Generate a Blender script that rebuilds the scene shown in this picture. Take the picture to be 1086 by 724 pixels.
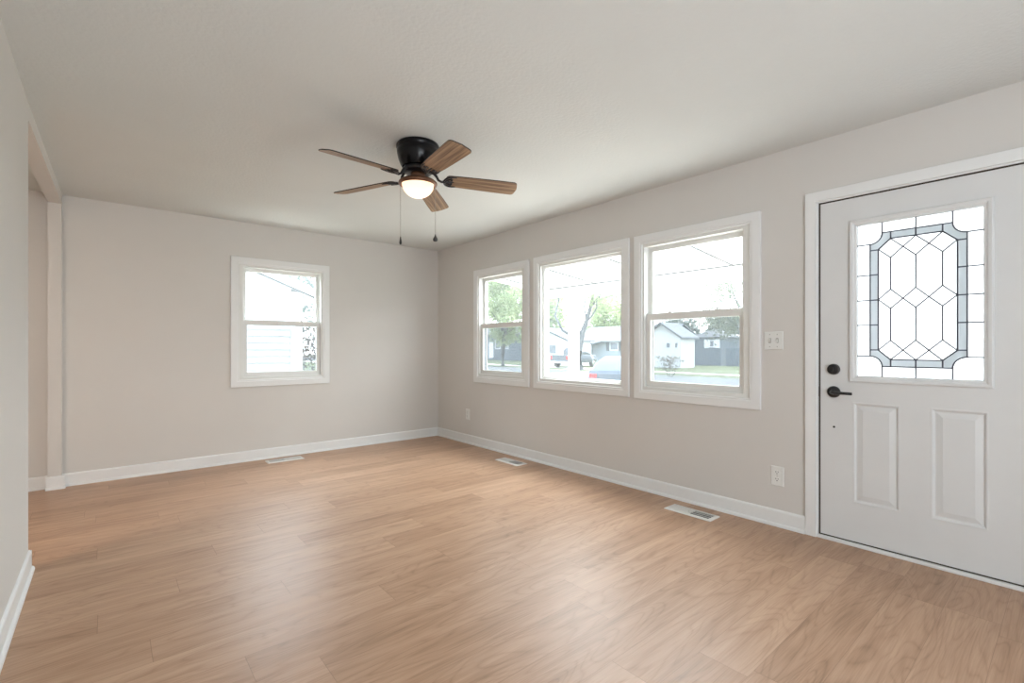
import bpy, bmesh, math, random
from mathutils import Vector, Matrix
for o in list(bpy.data.objects): bpy.data.objects.remove(o, do_unlink=True)
SC = bpy.context.scene
COL = SC.collection
PI = math.pi

# ------------------------------------------------------------------ camera
F_PX, HOR, YAW = 507.7, 367.95, 0.700439
cam_d = bpy.data.cameras.new('camera')
cam = bpy.data.objects.new('camera', cam_d); COL.objects.link(cam)
cam.location = (-3.3426, -5.4903, 1.1673)
cam.rotation_euler = (PI/2, 0, -YAW)
cam_d.sensor_width = 36.0
cam_d.lens = F_PX/1086*36.0
cam_d.shift_y = (HOR-362.0)/1086
cam_d.clip_start = 0.02; cam_d.clip_end = 500
SC.camera = cam

# ------------------------------------------------------------------ light
VS = SC.view_settings
VS.view_transform = 'Standard'; VS.look = 'None'; VS.gamma = 1.0; VS.use_curve_mapping = False
VS.exposure = 2.0
SKY_STRENGTH = 1.8
PORCH_FILL_DOWN_POWER = 48.0
PORCH_FILL_UP_POWER = 26.0
EAVE_FILL_POWER = 24.0
SUN_POWER = 4.0
FILL_POWER = 26.0
HALL_FILL_POWER = 6.0
BULB_POWER = 0.12

w = bpy.data.worlds.new('sky'); SC.world = w; w.use_nodes = True
nt = w.node_tree; nt.nodes.clear()
wo = nt.nodes.new('ShaderNodeOutputWorld'); bg = nt.nodes.new('ShaderNodeBackground')
tc = nt.nodes.new('ShaderNodeTexCoord'); sp = nt.nodes.new('ShaderNodeSeparateXYZ'); rp = nt.nodes.new('ShaderNodeValToRGB')
nt.links.new(tc.outputs['Generated'], sp.inputs[0]); nt.links.new(sp.outputs['Z'], rp.inputs[0])
rp.color_ramp.elements[0].position = 0.0; rp.color_ramp.elements[0].color = (0.90, 0.96, 1.0, 1)
rp.color_ramp.elements[1].position = 0.7; rp.color_ramp.elements[1].color = (0.66, 0.83, 1.0, 1)
nt.links.new(rp.outputs[0], bg.inputs[0]); bg.inputs[1].default_value = SKY_STRENGTH
nt.links.new(bg.outputs[0], wo.inputs[0])

def light(name, typ, loc, rot=(0,0,0), power=10, color=(1,1,1), size=None, size_y=None, radius=None):
    d = bpy.data.lights.new(name, typ); d.energy = power; d.color = color
    if typ == 'AREA':
        d.shape = 'RECTANGLE'; d.size = size; d.size_y = size_y or size
    if radius is not None: d.shadow_soft_size = radius
    o = bpy.data.objects.new(name, d); COL.objects.link(o); o.location = loc; o.rotation_euler = rot
    return o
sun_dir = Vector((-0.58, 0.12, -0.80)).normalized()          # direction the sunlight travels
sun = light('sun', 'SUN', (8, -8, 14), power=SUN_POWER, color=(1.0, 0.96, 0.90))
sun.rotation_euler = sun_dir.to_track_quat('-Z', 'Y').to_euler(); sun.data.angle = math.radians(1.0)
# fill lamp added behind the camera; the rear wall has no glazing
light('rear_fill', 'AREA', (-2.75, -7.45, 1.30), (PI/2+0.30, 0, 0), FILL_POWER, (0.84, 0.92, 1.0), 1.7, 1.9)
# unseen area lamps added outside the windows, standing in for extra daylight
light('porch_fill_down', 'AREA', (0.66, -2.45, 2.33), (0, math.radians(35), 0), PORCH_FILL_DOWN_POWER, (0.86, 0.93, 1.0), 0.8, 3.6)  # added lamp in place of sky light, aimed down into the front windows
light('porch_fill_up', 'AREA', (1.5, -2.6, -0.06), (0, math.radians(180), 0), PORCH_FILL_UP_POWER, (1.0, 0.97, 0.92), 2.4, 4.2)  # added lamp facing up, in place of bounce off the porch floor
light('eave_fill_down', 'AREA', (-1.92, 0.50, 2.33), (math.radians(-28), 0, 0), EAVE_FILL_POWER, (0.86, 0.93, 1.0), 1.0, 0.6)  # added lamp in place of sky light for the back window
light('side_yard_fill_up', 'AREA', (-2.0, 1.3, -0.45), (0, math.radians(180), 0), 22.0, (1.0, 0.97, 0.93), 2.4, 1.8)  # added lamp facing up, in place of bounce off the side yard
light('hall_fill', 'AREA', (-4.6, -2.4, 2.40), (0, 0, 0), HALL_FILL_POWER, (1.0, 0.86, 0.74), 0.4, 0.4)  # unseen area lamp added to brighten the hall

# ------------------------------------------------------------------ materials
MATS = {}
def nodes(name):
    m = bpy.data.materials.new(name); m.use_nodes = True
    n = m.node_tree.nodes; b = n['Principled BSDF']
    return m, n, m.node_tree.links, b
def mat(name, col, rough=0.5, var=0.04, scale=6.0, bump=0.0, bscale=60.0, metal=0.0, spec=0.5, coat=0.0):
    if name in MATS: return MATS[name]
    m, n, L, b = nodes(name)
    b.inputs['Roughness'].default_value = rough; b.inputs['Metallic'].default_value = metal
    b.inputs['Specular IOR Level'].default_value = spec
    if coat: b.inputs['Coat Weight'].default_value = coat
    t = n.new('ShaderNodeTexCoord'); x = n.new('ShaderNodeTexNoise'); x.inputs['Scale'].default_value = scale
    x.inputs['Detail'].default_value = 4
    L.new(t.outputs['Object'], x.inputs['Vector'])
    r = n.new('ShaderNodeValToRGB')
    r.color_ramp.elements[0].position = 0.3; r.color_ramp.elements[1].position = 0.7
    r.color_ramp.elements[0].color = tuple(max(0, c*(1-var)) for c in col)+(1,)
    r.color_ramp.elements[1].color = tuple(min(1, c*(1+var)) for c in col)+(1,)
    L.new(x.outputs['Fac'], r.inputs[0]); L.new(r.outputs[0], b.inputs['Base Color'])
    if bump:
        y = n.new('ShaderNodeTexNoise'); y.inputs['Scale'].default_value = bscale; y.inputs['Detail'].default_value = 3
        L.new(t.outputs['Object'], y.inputs['Vector'])
        bp = n.new('ShaderNodeBump'); bp.inputs['Strength'].default_value = bump; bp.inputs['Distance'].default_value = 0.004
        L.new(y.outputs['Fac'], bp.inputs['Height']); L.new(bp.outputs[0], b.inputs['Normal'])
    MATS[name] = m
    return m

M_WALL   = mat('wall_paint', (0.69, 0.665, 0.63), 0.75, 0.012, 2.0, 0.10, 240, spec=0.3)
M_CEIL   = mat('ceiling_paint', (0.715, 0.73, 0.71), 0.9, 0.01, 3.0, 0.55, 55, spec=0.2)
M_TRIM   = mat('trim_paint', (0.83, 0.835, 0.825), 0.38, 0.01, 5.0)
M_VINYL  = mat('window_vinyl', (0.80, 0.80, 0.77), 0.35, 0.01, 5.0)
M_DOOR   = mat('door_paint', (0.72, 0.725, 0.72), 0.42, 0.012, 6.0, 0.12, 180)
M_BLACK  = mat('black_metal', (0.010, 0.010, 0.012), 0.28, 0.1, 8.0, metal=0.0, spec=0.6)
M_BLACKG = mat('black_gloss', (0.004, 0.004, 0.005), 0.22, 0.1, 8.0, spec=0.28)
M_BRONZE = mat('brown_metal', (0.16, 0.075, 0.040), 0.38, 0.12, 30.0, metal=0.55)
M_PLATE  = mat('white_plastic', (0.80, 0.80, 0.77), 0.35, 0.01, 9.0)
M_SLOT   = mat('dark_slot', (0.03, 0.028, 0.025), 0.8, 0.1, 9.0)
M_GAP    = mat('weather_strip', (0.06, 0.048, 0.035), 0.8, 0.2, 20.0)
M_REG    = mat('register_enamel', (0.80, 0.785, 0.75), 0.4, 0.015, 9.0)
M_DUCT   = mat('duct_shadow', (0.045, 0.05, 0.05), 0.7, 0.1, 9.0)
M_TRACK  = mat('window_track', (0.20, 0.22, 0.24), 0.5, 0.05, 9.0)
M_LEAD   = mat('lead_came', (0.075, 0.08, 0.105), 0.5, 0.1, 40.0, metal=0.2)
M_CHAIN  = mat('chain_metal', (0.36, 0.34, 0.31), 0.4, 0.1, 60.0, metal=0.4)
M_PORCH  = mat('porch_white', (0.82, 0.82, 0.81), 0.6, 0.01, 3.0)
M_SEAM   = mat('porch_seam', (0.06, 0.06, 0.06), 0.7, 0.05, 3.0)
M_CONC   = mat('concrete', (0.60, 0.58, 0.54), 0.9, 0.06, 3.0)
M_ROAD   = mat('asphalt', (0.075, 0.08, 0.085), 0.9, 0.08, 2.0)
M_BARK   = mat('bark', (0.085, 0.088, 0.09), 0.9, 0.25, 9.0)
M_SIDE_W = mat('white_siding', (0.57, 0.58, 0.59), 0.6, 0.01, 3.0)
M_SIDE_B = mat('blue_grey_siding', (0.10, 0.118, 0.14), 0.7, 0.06, 2.0)
M_SIDE_P = mat('pale_blue_siding', (0.24, 0.27, 0.30), 0.7, 0.03, 2.0)
M_ROOF   = mat('grey_shingle', (0.075, 0.08, 0.09), 0.9, 0.12, 6.0)
M_ROOF2  = mat('pale_shingle', (0.11, 0.12, 0.135), 0.9, 0.10, 6.0)
M_SHUT   = mat('shutter_paint', (0.06, 0.07, 0.08), 0.6, 0.05, 6.0)
M_PANE   = mat('dark_pane', (0.10, 0.12, 0.15), 0.15, 0.2, 2.0)
M_CAR    = mat('silver_blue_paint', (0.045, 0.058, 0.075), 0.4, 0.03, 3.0)
M_TRUCK  = mat('charcoal_paint', (0.06, 0.07, 0.085), 0.25, 0.05, 3.0, coat=0.5)
M_TYRE   = mat('tyre_rubber', (0.025, 0.025, 0.025), 0.85, 0.1, 9.0)
M_CHROME = mat('bright_metal', (0.6, 0.6, 0.62), 0.25, 0.03, 9.0, metal=0.9)
M_RED    = mat('red_lens', (0.60, 0.03, 0.03), 0.25, 0.05, 9.0)

def leaf_mat(name, c1, c2, trans=0.45):
    m = bpy.data.materials.new(name); m.use_nodes = True
    n = m.node_tree.nodes; L = m.node_tree.links; n.clear()
    o = n.new('ShaderNodeOutputMaterial'); mx = n.new('ShaderNodeMixShader'); d = n.new('ShaderNodeBsdfDiffuse'); t = n.new('ShaderNodeBsdfTranslucent')
    tc = n.new('ShaderNodeTexCoord'); x = n.new('ShaderNodeTexNoise'); x.inputs['Scale'].default_value = 1.6
    r = n.new('ShaderNodeValToRGB'); r.color_ramp.elements[0].position = 0.35; r.color_ramp.elements[1].position = 0.65
    r.color_ramp.elements[0].color = c1+(1,); r.color_ramp.elements[1].color = c2+(1,)
    L.new(tc.outputs['Object'], x.inputs['Vector']); L.new(x.outputs['Fac'], r.inputs[0])
    L.new(r.outputs[0], d.inputs[0]); L.new(r.outputs[0], t.inputs[0])
    mx.inputs[0].default_value = trans
    L.new(d.outputs[0], mx.inputs[1]); L.new(t.outputs[0], mx.inputs[2]); L.new(mx.outputs[0], o.inputs[0])
    return m
M_LEAF  = leaf_mat('spring_leaf', (0.25, 0.315, 0.14), (0.38, 0.43, 0.25))
M_LEAF2 = leaf_mat('pale_leaf', (0.13, 0.15, 0.11), (0.20, 0.215, 0.16))
M_LEAF3 = leaf_mat('dark_leaf', (0.12, 0.15, 0.13), (0.17, 0.20, 0.17), 0.25)
M_BUSH  = leaf_mat('reddish_twig_leaf', (0.10, 0.07, 0.06), (0.12, 0.10, 0.07), 0.25)

def grass_mat():
    m, n, L, b = nodes('lawn_grass')
    b.inputs['Roughness'].default_value = 0.95; b.inputs['Specular IOR Level'].default_value = 0.1
    t = n.new('ShaderNodeTexCoord'); x = n.new('ShaderNodeTexNoise'); x.inputs['Scale'].default_value = 0.35; x.inputs['Detail'].default_value = 8
    L.new(t.outputs['Object'], x.inputs['Vector'])
    r = n.new('ShaderNodeValToRGB'); r.color_ramp.elements[0].position = 0.35; r.color_ramp.elements[1].position = 0.7
    r.color_ramp.elements[0].color = (0.075, 0.088, 0.045, 1); r.color_ramp.elements[1].color = (0.125, 0.138, 0.085, 1)
    L.new(x.outputs['Fac'], r.inputs[0]); L.new(r.outputs[0], b.inputs['Base Color'])
    return m
M_GRASS = grass_mat()

def glass_mat(name, tint=(0.97, 0.985, 0.98), screen=0.0):
    """clear window glass: see-through with a faint mirror reflection"""
    m = bpy.data.materials.new(name); m.use_nodes = True
    n = m.node_tree.nodes; L = m.node_tree.links; n.clear()
    o = n.new('ShaderNodeOutputMaterial'); mx = n.new('ShaderNodeMixShader')
    t = n.new('ShaderNodeBsdfTransparent'); t.inputs[0].default_value = tint+(1,)
    g = n.new('ShaderNodeBsdfGlossy'); g.inputs['Roughness'].default_value = 0.02; g.inputs[0].default_value = (0.9, 0.95, 1, 1)
    lw = n.new('ShaderNodeLayerWeight'); lw.inputs['Blend'].default_value = 0.5
    pw = n.new('ShaderNodeMath'); pw.operation = 'POWER'; pw.inputs[1].default_value = 5.0; L.new(lw.outputs['Facing'], pw.inputs[0])
    f = n.new('ShaderNodeMath'); f.operation = 'MULTIPLY_ADD'; f.inputs[1].default_value = 0.75; f.inputs[2].default_value = 0.03; L.new(pw.outputs[0], f.inputs[0])
    hz = n.new('ShaderNodeBsdfTranslucent'); hz.inputs[0].default_value = (0.93, 0.97, 1.0, 1)   # pale veil imitating glare, mixed into the glass
    mh = n.new('ShaderNodeMixShader'); mh.inputs[0].default_value = 0.022; L.new(t.outputs[0], mh.inputs[1]); L.new(hz.outputs[0], mh.inputs[2])
    L.new(f.outputs[0], mx.inputs[0]); L.new(mh.outputs[0], mx.inputs[1]); L.new(g.outputs[0], mx.inputs[2]); L.new(mx.outputs[0], o.inputs[0])
    return m
M_GLASS = glass_mat('window_glass')
def screen_mat():
    m = bpy.data.materials.new('insect_screen'); m.use_nodes = True
    n = m.node_tree.nodes; L = m.node_tree.links; n.clear()
    o = n.new('ShaderNodeOutputMaterial'); mx = n.new('ShaderNodeMixShader'); mx.inputs[0].default_value = 0.28
    t = n.new('ShaderNodeBsdfTransparent'); d = n.new('ShaderNodeBsdfDiffuse'); d.inputs[0].default_value = (0.30, 0.33, 0.37, 1)
    L.new(t.outputs[0], mx.inputs[1]); L.new(d.outputs[0], mx.inputs[2]); L.new(mx.outputs[0], o.inputs[0])
    return m
M_SCREEN = screen_mat()
def art_glass(name, rough, tint, bump, trans=0.85):
    """hammered door glass: light comes through scattered"""
    m = bpy.data.materials.new(name); m.use_nodes = True
    n = m.node_tree.nodes; L = m.node_tree.links; n.clear()
    o = n.new('ShaderNodeOutputMaterial'); mx = n.new('ShaderNodeMixShader'); mx.inputs[0].default_value = trans
    tr = n.new('ShaderNodeBsdfTranslucent'); tr.inputs[0].default_value = tint+(1,)
    r = n.new('ShaderNodeBsdfRefraction'); r.inputs['Roughness'].default_value = rough; r.inputs['IOR'].default_value = 1.12; r.inputs[0].default_value = tint+(1,)
    tc = n.new('ShaderNodeTexCoord'); x = n.new('ShaderNodeTexNoise'); x.inputs['Scale'].default_value = 70; x.inputs['Detail'].default_value = 2
    b = n.new('ShaderNodeBump'); b.inputs['Strength'].default_value = bump; b.inputs['Distance'].default_value = 0.004
    L.new(tc.outputs['Object'], x.inputs['Vector']); L.new(x.outputs['Fac'], b.inputs['Height']); L.new(b.outputs[0], r.inputs['Normal'])
    L.new(r.outputs[0], mx.inputs[1]); L.new(tr.outputs[0], mx.inputs[2])
    g = n.new('ShaderNodeBsdfGlossy'); g.inputs['Roughness'].default_value = 0.1; m2 = n.new('ShaderNodeMixShader'); m2.inputs[0].default_value = 0.05
    L.new(mx.outputs[0], m2.inputs[1]); L.new(g.outputs[0], m2.inputs[2]); L.new(m2.outputs[0], o.inputs[0])
    return m
M_ART  = art_glass('clear_textured_glass', 0.10, (0.80, 0.81, 0.82), 0.25)
M_ART2 = art_glass('grey_hammered_glass', 0.35, (0.54, 0.555, 0.57), 0.9)

def floor_mat():
    m, n, L, b = nodes('oak_plank_floor')
    def math_(op, a, c=None, v=None):
        k = n.new('ShaderNodeMath'); k.operation = op
        for i, q in enumerate((a, c)):
            if q is None: continue
            if isinstance(q, (int, float)): k.inputs[i].default_value = q
            else: L.new(q, k.inputs[i])
        return k.outputs[0]
    tc = n.new('ShaderNodeTexCoord'); s = n.new('ShaderNodeSeparateXYZ'); L.new(tc.outputs['Object'], s.inputs[0])
    X, Y = s.outputs['X'], s.outputs['Y']
    W, LEN = 0.182, 1.32
    yr = math_('DIVIDE', Y, W); row = math_('FLOOR', yr); fy = math_('FRACT', yr)
    wn = n.new('ShaderNodeTexWhiteNoise'); wn.noise_dimensions = '1D'; L.new(row, wn.inputs['W'])
    xr = math_('ADD', math_('DIVIDE', X, LEN), math_('MULTIPLY', wn.outputs['Value'], 7.0))
    colm = math_('FLOOR', xr); fx = math_('FRACT', xr)
    wn2 = n.new('ShaderNodeTexWhiteNoise'); wn2.noise_dimensions = '2D'
    cv = n.new('ShaderNodeCombineXYZ'); L.new(row, cv.inputs[0]); L.new(colm, cv.inputs[1]); L.new(cv.outputs[0], wn2.inputs['Vector'])
    pid = wn2.outputs['Value']
    # grain coordinates, shifted for every plank
    gx = math_('ADD', math_('MULTIPLY', X, 1.0), math_('MULTIPLY', pid, 37.0))
    gy = math_('ADD', Y, math_('MULTIPLY', pid, 11.0))
    gv = n.new('ShaderNodeCombineXYZ'); L.new(math_('MULTIPLY', gx, 1.1), gv.inputs[0]); L.new(math_('MULTIPLY', gy, 13.0), gv.inputs[1]); L.new(pid, gv.inputs[2])
    n1 = n.new('ShaderNodeTexNoise'); n1.inputs['Scale'].default_value = 1.6; n1.inputs['Detail'].default_value = 6; n1.inputs['Roughness'].default_value = 0.55
    L.new(gv.outputs[0], n1.inputs['Vector'])
    # cathedral figure
    gv2 = n.new('ShaderNodeCombineXYZ'); L.new(math_('MULTIPLY', gx, 0.85), gv2.inputs[0]); L.new(math_('MULTIPLY', gy, 5.2), gv2.inputs[1]); L.new(pid, gv2.inputs[2])
    n2 = n.new('ShaderNodeTexNoise'); n2.inputs['Scale'].default_value = 1.15; n2.inputs['Detail'].default_value = 1.5; n2.inputs['Distortion'].default_value = 0.5
    L.new(gv2.outputs[0], n2.inputs['Vector'])
    rings = math_('ABSOLUTE', math_('SINE', math_('MULTIPLY', n2.outputs['Fac'], 58.0)))
    rings = math_('POWER', math_('SUBTRACT', 1.0, rings), 2.2)
    # fine pores
    gv3 = n.new('ShaderNodeCombineXYZ'); L.new(math_('MULTIPLY', gx, 6.0), gv3.inputs[0]); L.new(math_('MULTIPLY', gy, 190.0), gv3.inputs[1])
    n3 = n.new('ShaderNodeTexNoise'); n3.inputs['Scale'].default_value = 1.0; n3.inputs['Detail'].default_value = 3
    L.new(gv3.outputs[0], n3.inputs['Vector'])
    v = math_('ADD', math_('ADD', math_('MULTIPLY', n1.outputs['Fac'], 0.52), 0.125), math_('MULTIPLY', n3.outputs['Fac'], 0.30))
    v = math_('SUBTRACT', v, math_('MULTIPLY', rings, 0.10))
    v = math_('ADD', v, math_('MULTIPLY', math_('SUBTRACT', pid, 0.5), 0.14))
    r = n.new('ShaderNodeValToRGB')
    e = r.color_ramp.elements
    e[0].position = 0.22; e[0].color = (0.222, 0.118, 0.064, 1)
    e[1].position = 0.74; e[1].color = (0.595, 0.388, 0.257, 1)
    k = e.new(0.42); k.color = (0.395, 0.232, 0.139, 1)
    k = e.new(0.56); k.color = (0.488, 0.301, 0.192, 1)
    L.new(v, r.inputs[0])
    # seams
    dy = math_('MINIMUM', fy, math_('SUBTRACT', 1.0, fy)); dx = math_('MINIMUM', fx, math_('SUBTRACT', 1.0, fx))
    sy = math_('LESS_THAN', dy, 0.0045); sx = math_('LESS_THAN', dx, 0.0009)
    seam = math_('MAXIMUM', sy, sx)
    mx = n.new('ShaderNodeMix'); mx.data_type = 'RGBA'; mx.blend_type = 'MULTIPLY'
    L.new(math_('MULTIPLY', seam, 0.5), mx.inputs['Factor']); L.new(r.outputs[0], mx.inputs['A']); mx.inputs['B'].default_value = (0.42, 0.34, 0.28, 1)
    L.new(mx.outputs['Result'], b.inputs['Base Color'])
    rr = math_('ADD', 0.33, math_('MULTIPLY', n1.outputs['Fac'], 0.12)); L.new(rr, b.inputs['Roughness'])
    b.inputs['Specular IOR Level'].default_value = 0.55
    bp = n.new('ShaderNodeBump'); bp.inputs['Strength'].default_value = 0.12; bp.inputs['Distance'].default_value = 0.001
    L.new(math_('SUBTRACT', n3.outputs['Fac'], seam), bp.inputs['Height']); L.new(bp.outputs[0], b.inputs['Normal'])
    return m
M_FLOOR = floor_mat()

def blade_mat():
    m, n, L, b = nodes('oak_blade')
    tc = n.new('ShaderNodeTexCoord'); mp = n.new('ShaderNodeMapping'); mp.inputs['Scale'].default_value = (2.2, 60, 60)
    L.new(tc.outputs['Object'], mp.inputs[0])
    x = n.new('ShaderNodeTexNoise'); x.inputs['Scale'].default_value = 1.0; x.inputs['Detail'].default_value = 5; x.inputs['Distortion'].default_value = 0.6
    L.new(mp.outputs[0], x.inputs['Vector'])
    r = n.new('ShaderNodeValToRGB'); e = r.color_ramp.elements
    e[0].position = 0.30; e[0].color = (0.13, 0.070, 0.038, 1); e[1].position = 0.70; e[1].color = (0.52, 0.345, 0.205, 1)
    L.new(x.outputs['Fac'], r.inputs[0]); L.new(r.outputs[0], b.inputs['Base Color']); b.inputs['Roughness'].default_value = 0.5
    return m
M_BLADE = blade_mat()
M_BEDGE = mat('blade_edge', (0.03, 0.022, 0.018), 0.5, 0.1, 20)

def bowl_mat():
    m = bpy.data.materials.new('frosted_lamp_glass'); m.use_nodes = True
    n = m.node_tree.nodes; L = m.node_tree.links; n.clear()
    o = n.new('ShaderNodeOutputMaterial'); a = n.new('ShaderNodeMixShader'); a.inputs[0].default_value = 0.06
    t = n.new('ShaderNodeBsdfTranslucent'); g = n.new('ShaderNodeBsdfGlossy'); g.inputs['Roughness'].default_value = 0.2
    tc = n.new('ShaderNodeTexCoord'); x = n.new('ShaderNodeTexNoise'); x.inputs['Scale'].default_value = 12
    r = n.new('ShaderNodeValToRGB'); r.color_ramp.elements[0].color = (0.95, 0.78, 0.62, 1); r.color_ramp.elements[1].color = (1.0, 0.86, 0.72, 1)
    L.new(tc.outputs['Object'], x.inputs['Vector']); L.new(x.outputs['Fac'], r.inputs[0]); L.new(r.outputs[0], t.inputs[0])
    em = n.new('ShaderNodeEmission'); em.inputs[0].default_value = (1.0, 0.62, 0.38, 1); em.inputs[1].default_value = 0.10
    ad = n.new('ShaderNodeAddShader')
    L.new(t.outputs[0], a.inputs[1]); L.new(g.outputs[0], a.inputs[2]); L.new(a.outputs[0], ad.inputs[0]); L.new(em.outputs[0], ad.inputs[1]); L.new(ad.outputs[0], o.inputs[0])
    return m
M_BOWL = bowl_mat()

# ------------------------------------------------------------------ mesh helpers
def obj(name, bm, m, parent=None, smooth=None, bevel=0.0, loc=None, rot=None, kind=None):
    bmesh.ops.remove_doubles(bm, verts=bm.verts, dist=1e-6)
    bmesh.ops.recalc_face_normals(bm, faces=bm.faces)
    if smooth:
        for f in bm.faces: f.smooth = True
        for e in bm.edges:
            if len(e.link_faces) == 2 and e.calc_face_angle(0) > math.radians(smooth): e.smooth = False
    me = bpy.data.meshes.new(name); bm.to_mesh(me); bm.free()
    o = bpy.data.objects.new(name, me); COL.objects.link(o)
    ms = m if isinstance(m, (list, tuple)) else [m]
    for q in ms: me.materials.append(q)
    if parent is not None: o.parent = parent
    if loc: o.location = loc
    if rot: o.rotation_euler = rot
    if bevel:
        b = o.modifiers.new('bevel', 'BEVEL'); b.width = bevel; b.segments = 2; b.limit_method = 'ANGLE'; b.angle_limit = math.radians(40)
    if kind: o['kind'] = kind
    return o
def empty(name, loc=(0,0,0), rz=0.0):
    o = bpy.data.objects.new(name, None); COL.objects.link(o); o.location = loc; o.rotation_euler = (0,0,rz); o.empty_display_size = 0.1
    return o
def tag(o, label=None, cat=None, group=None, kind=None):
    if label: o['label'] = label
    if cat: o['category'] = cat
    if group: o['group'] = group
    if kind: o['kind'] = kind
    return o
def B(): return bmesh.new()
def box(bm, x0, x1, y0, y1, z0, z1):
    v = [bm.verts.new((x, y, z)) for x in (x0, x1) for y in (y0, y1) for z in (z0, z1)]
    for q in ((0,1,3,2),(4,6,7,5),(0,4,5,1),(2,3,7,6),(0,2,6,4),(1,5,7,3)): bm.faces.new([v[i] for i in q])
    return bm
def loft_rect(bm, u0, u1, v0, v1, prof, cap=True, back=False):
    """concentric rectangles in the local X-Z plane: prof = [(inset, y)]"""
    prev = None; first = None
    for ins, y in prof:
        r = [bm.verts.new(p) for p in ((u0+ins,y,v0+ins),(u1-ins,y,v0+ins),(u1-ins,y,v1-ins),(u0+ins,y,v1-ins))]
        if prev:
            for i in range(4): bm.faces.new((prev[i], prev[(i+1)%4], r[(i+1)%4], r[i]))
        else: first = r
        prev = r
    if cap: bm.faces.new(prev)
    if back: bm.faces.new(first)
    return bm
def ring(bm, u0, u1, v0, v1, prof):
    """closed frame: the profile's last loop joins its first"""
    loops = []
    for ins, y in prof:
        loops.append([bm.verts.new(p) for p in ((u0+ins,y,v0+ins),(u1-ins,y,v0+ins),(u1-ins,y,v1-ins),(u0+ins,y,v1-ins))])
    k = len(loops)
    for j in range(k):
        a, b = loops[j], loops[(j+1)%k]
        for i in range(4): bm.faces.new((a[i], a[(i+1)%4], b[(i+1)%4], b[i]))
    return bm
def frame(bm, u0, u1, v0, v1, wl, wr, wb, wt, y0, y1):
    """plain rectangular frame with its own width on each side"""
    def L(y, ins): return [bm.verts.new(p) for p in ((u0+ins*wl,y,v0+ins*wb),(u1-ins*wr,y,v0+ins*wb),(u1-ins*wr,y,v1-ins*wt),(u0+ins*wl,y,v1-ins*wt))]
    loops = [L(y0,0), L(y1,0), L(y1,1), L(y0,1)]
    for j in range(4):
        a, b = loops[j], loops[(j+1)%4]
        for i in range(4): bm.faces.new((a[i], a[(i+1)%4], b[(i+1)%4], b[i]))
    return bm
def lathe(bm, prof, seg=32, origin=(0,0,0), axis='Z', cap=True):
    ox, oy, oz = origin; rings = []
    for r, z in prof:
        if r < 1e-6:
            p = (ox,oy,oz+z) if axis == 'Z' else ((ox,oy+z,oz) if axis == 'Y' else (ox+z,oy,oz))
            rings.append([bm.verts.new(p)])
        else:
            L = []
            for i in range(seg):
                a = 2*PI*i/seg; c, s = r*math.cos(a), r*math.sin(a)
                L.append(bm.verts.new((ox+c,oy+s,oz+z) if axis == 'Z' else ((ox+c,oy+z,oz+s) if axis == 'Y' else (ox+z,oy+c,oz+s))))
            rings.append(L)
    for a, b in zip(rings, rings[1:]):
        if len(a) == 1 and len(b) == 1: continue
        for i in range(seg):
            j = (i+1) % seg
            if len(a) == 1: bm.faces.new((a[0], b[i], b[j]))
            elif len(b) == 1: bm.faces.new((a[i], a[j], b[0]))
            else: bm.faces.new((a[i], a[j], b[j], b[i]))
    if cap:
        for L in (rings[0], rings[-1]):
            if len(L) > 2: bm.faces.new(L)
    return bm
def tube(bm, pts, rad, seg=8):
    pts = [Vector(p) for p in pts]; n = len(pts)
    if not isinstance(rad, (list, tuple)): rad = [rad]*n
    rings = []; up = Vector((0,0,1))
    for i, p in enumerate(pts):
        d = (pts[min(i+1,n-1)]-pts[max(i-1,0)]).normalized()
        u = d.cross(up)
        if u.length < 1e-3: u = d.cross(Vector((1,0,0)))
        u.normalize(); v = d.cross(u)
        rings.append([bm.verts.new(p+rad[i]*(math.cos(2*PI*k/seg)*u+math.sin(2*PI*k/seg)*v)) for k in range(seg)])
    for a, b in zip(rings, rings[1:]):
        for k in range(seg): bm.faces.new((a[k], a[(k+1)%seg], b[(k+1)%seg], b[k]))
    bm.faces.new(rings[0]); bm.faces.new(rings[-1])
    return bm
def prism(bm, poly, ext, f):
    """poly in 2-D, extruded between ext[0] and ext[1]; f(a, b, e) gives the point"""
    A = [bm.verts.new(f(a, b, ext[0])) for a, b in poly]; C = [bm.verts.new(f(a, b, ext[1])) for a, b in poly]
    n = len(poly)
    bm.faces.new(A); bm.faces.new(C)
    for i in range(n): bm.faces.new((A[i], A[(i+1)%n], C[(i+1)%n], C[i]))
    return bm
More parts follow.
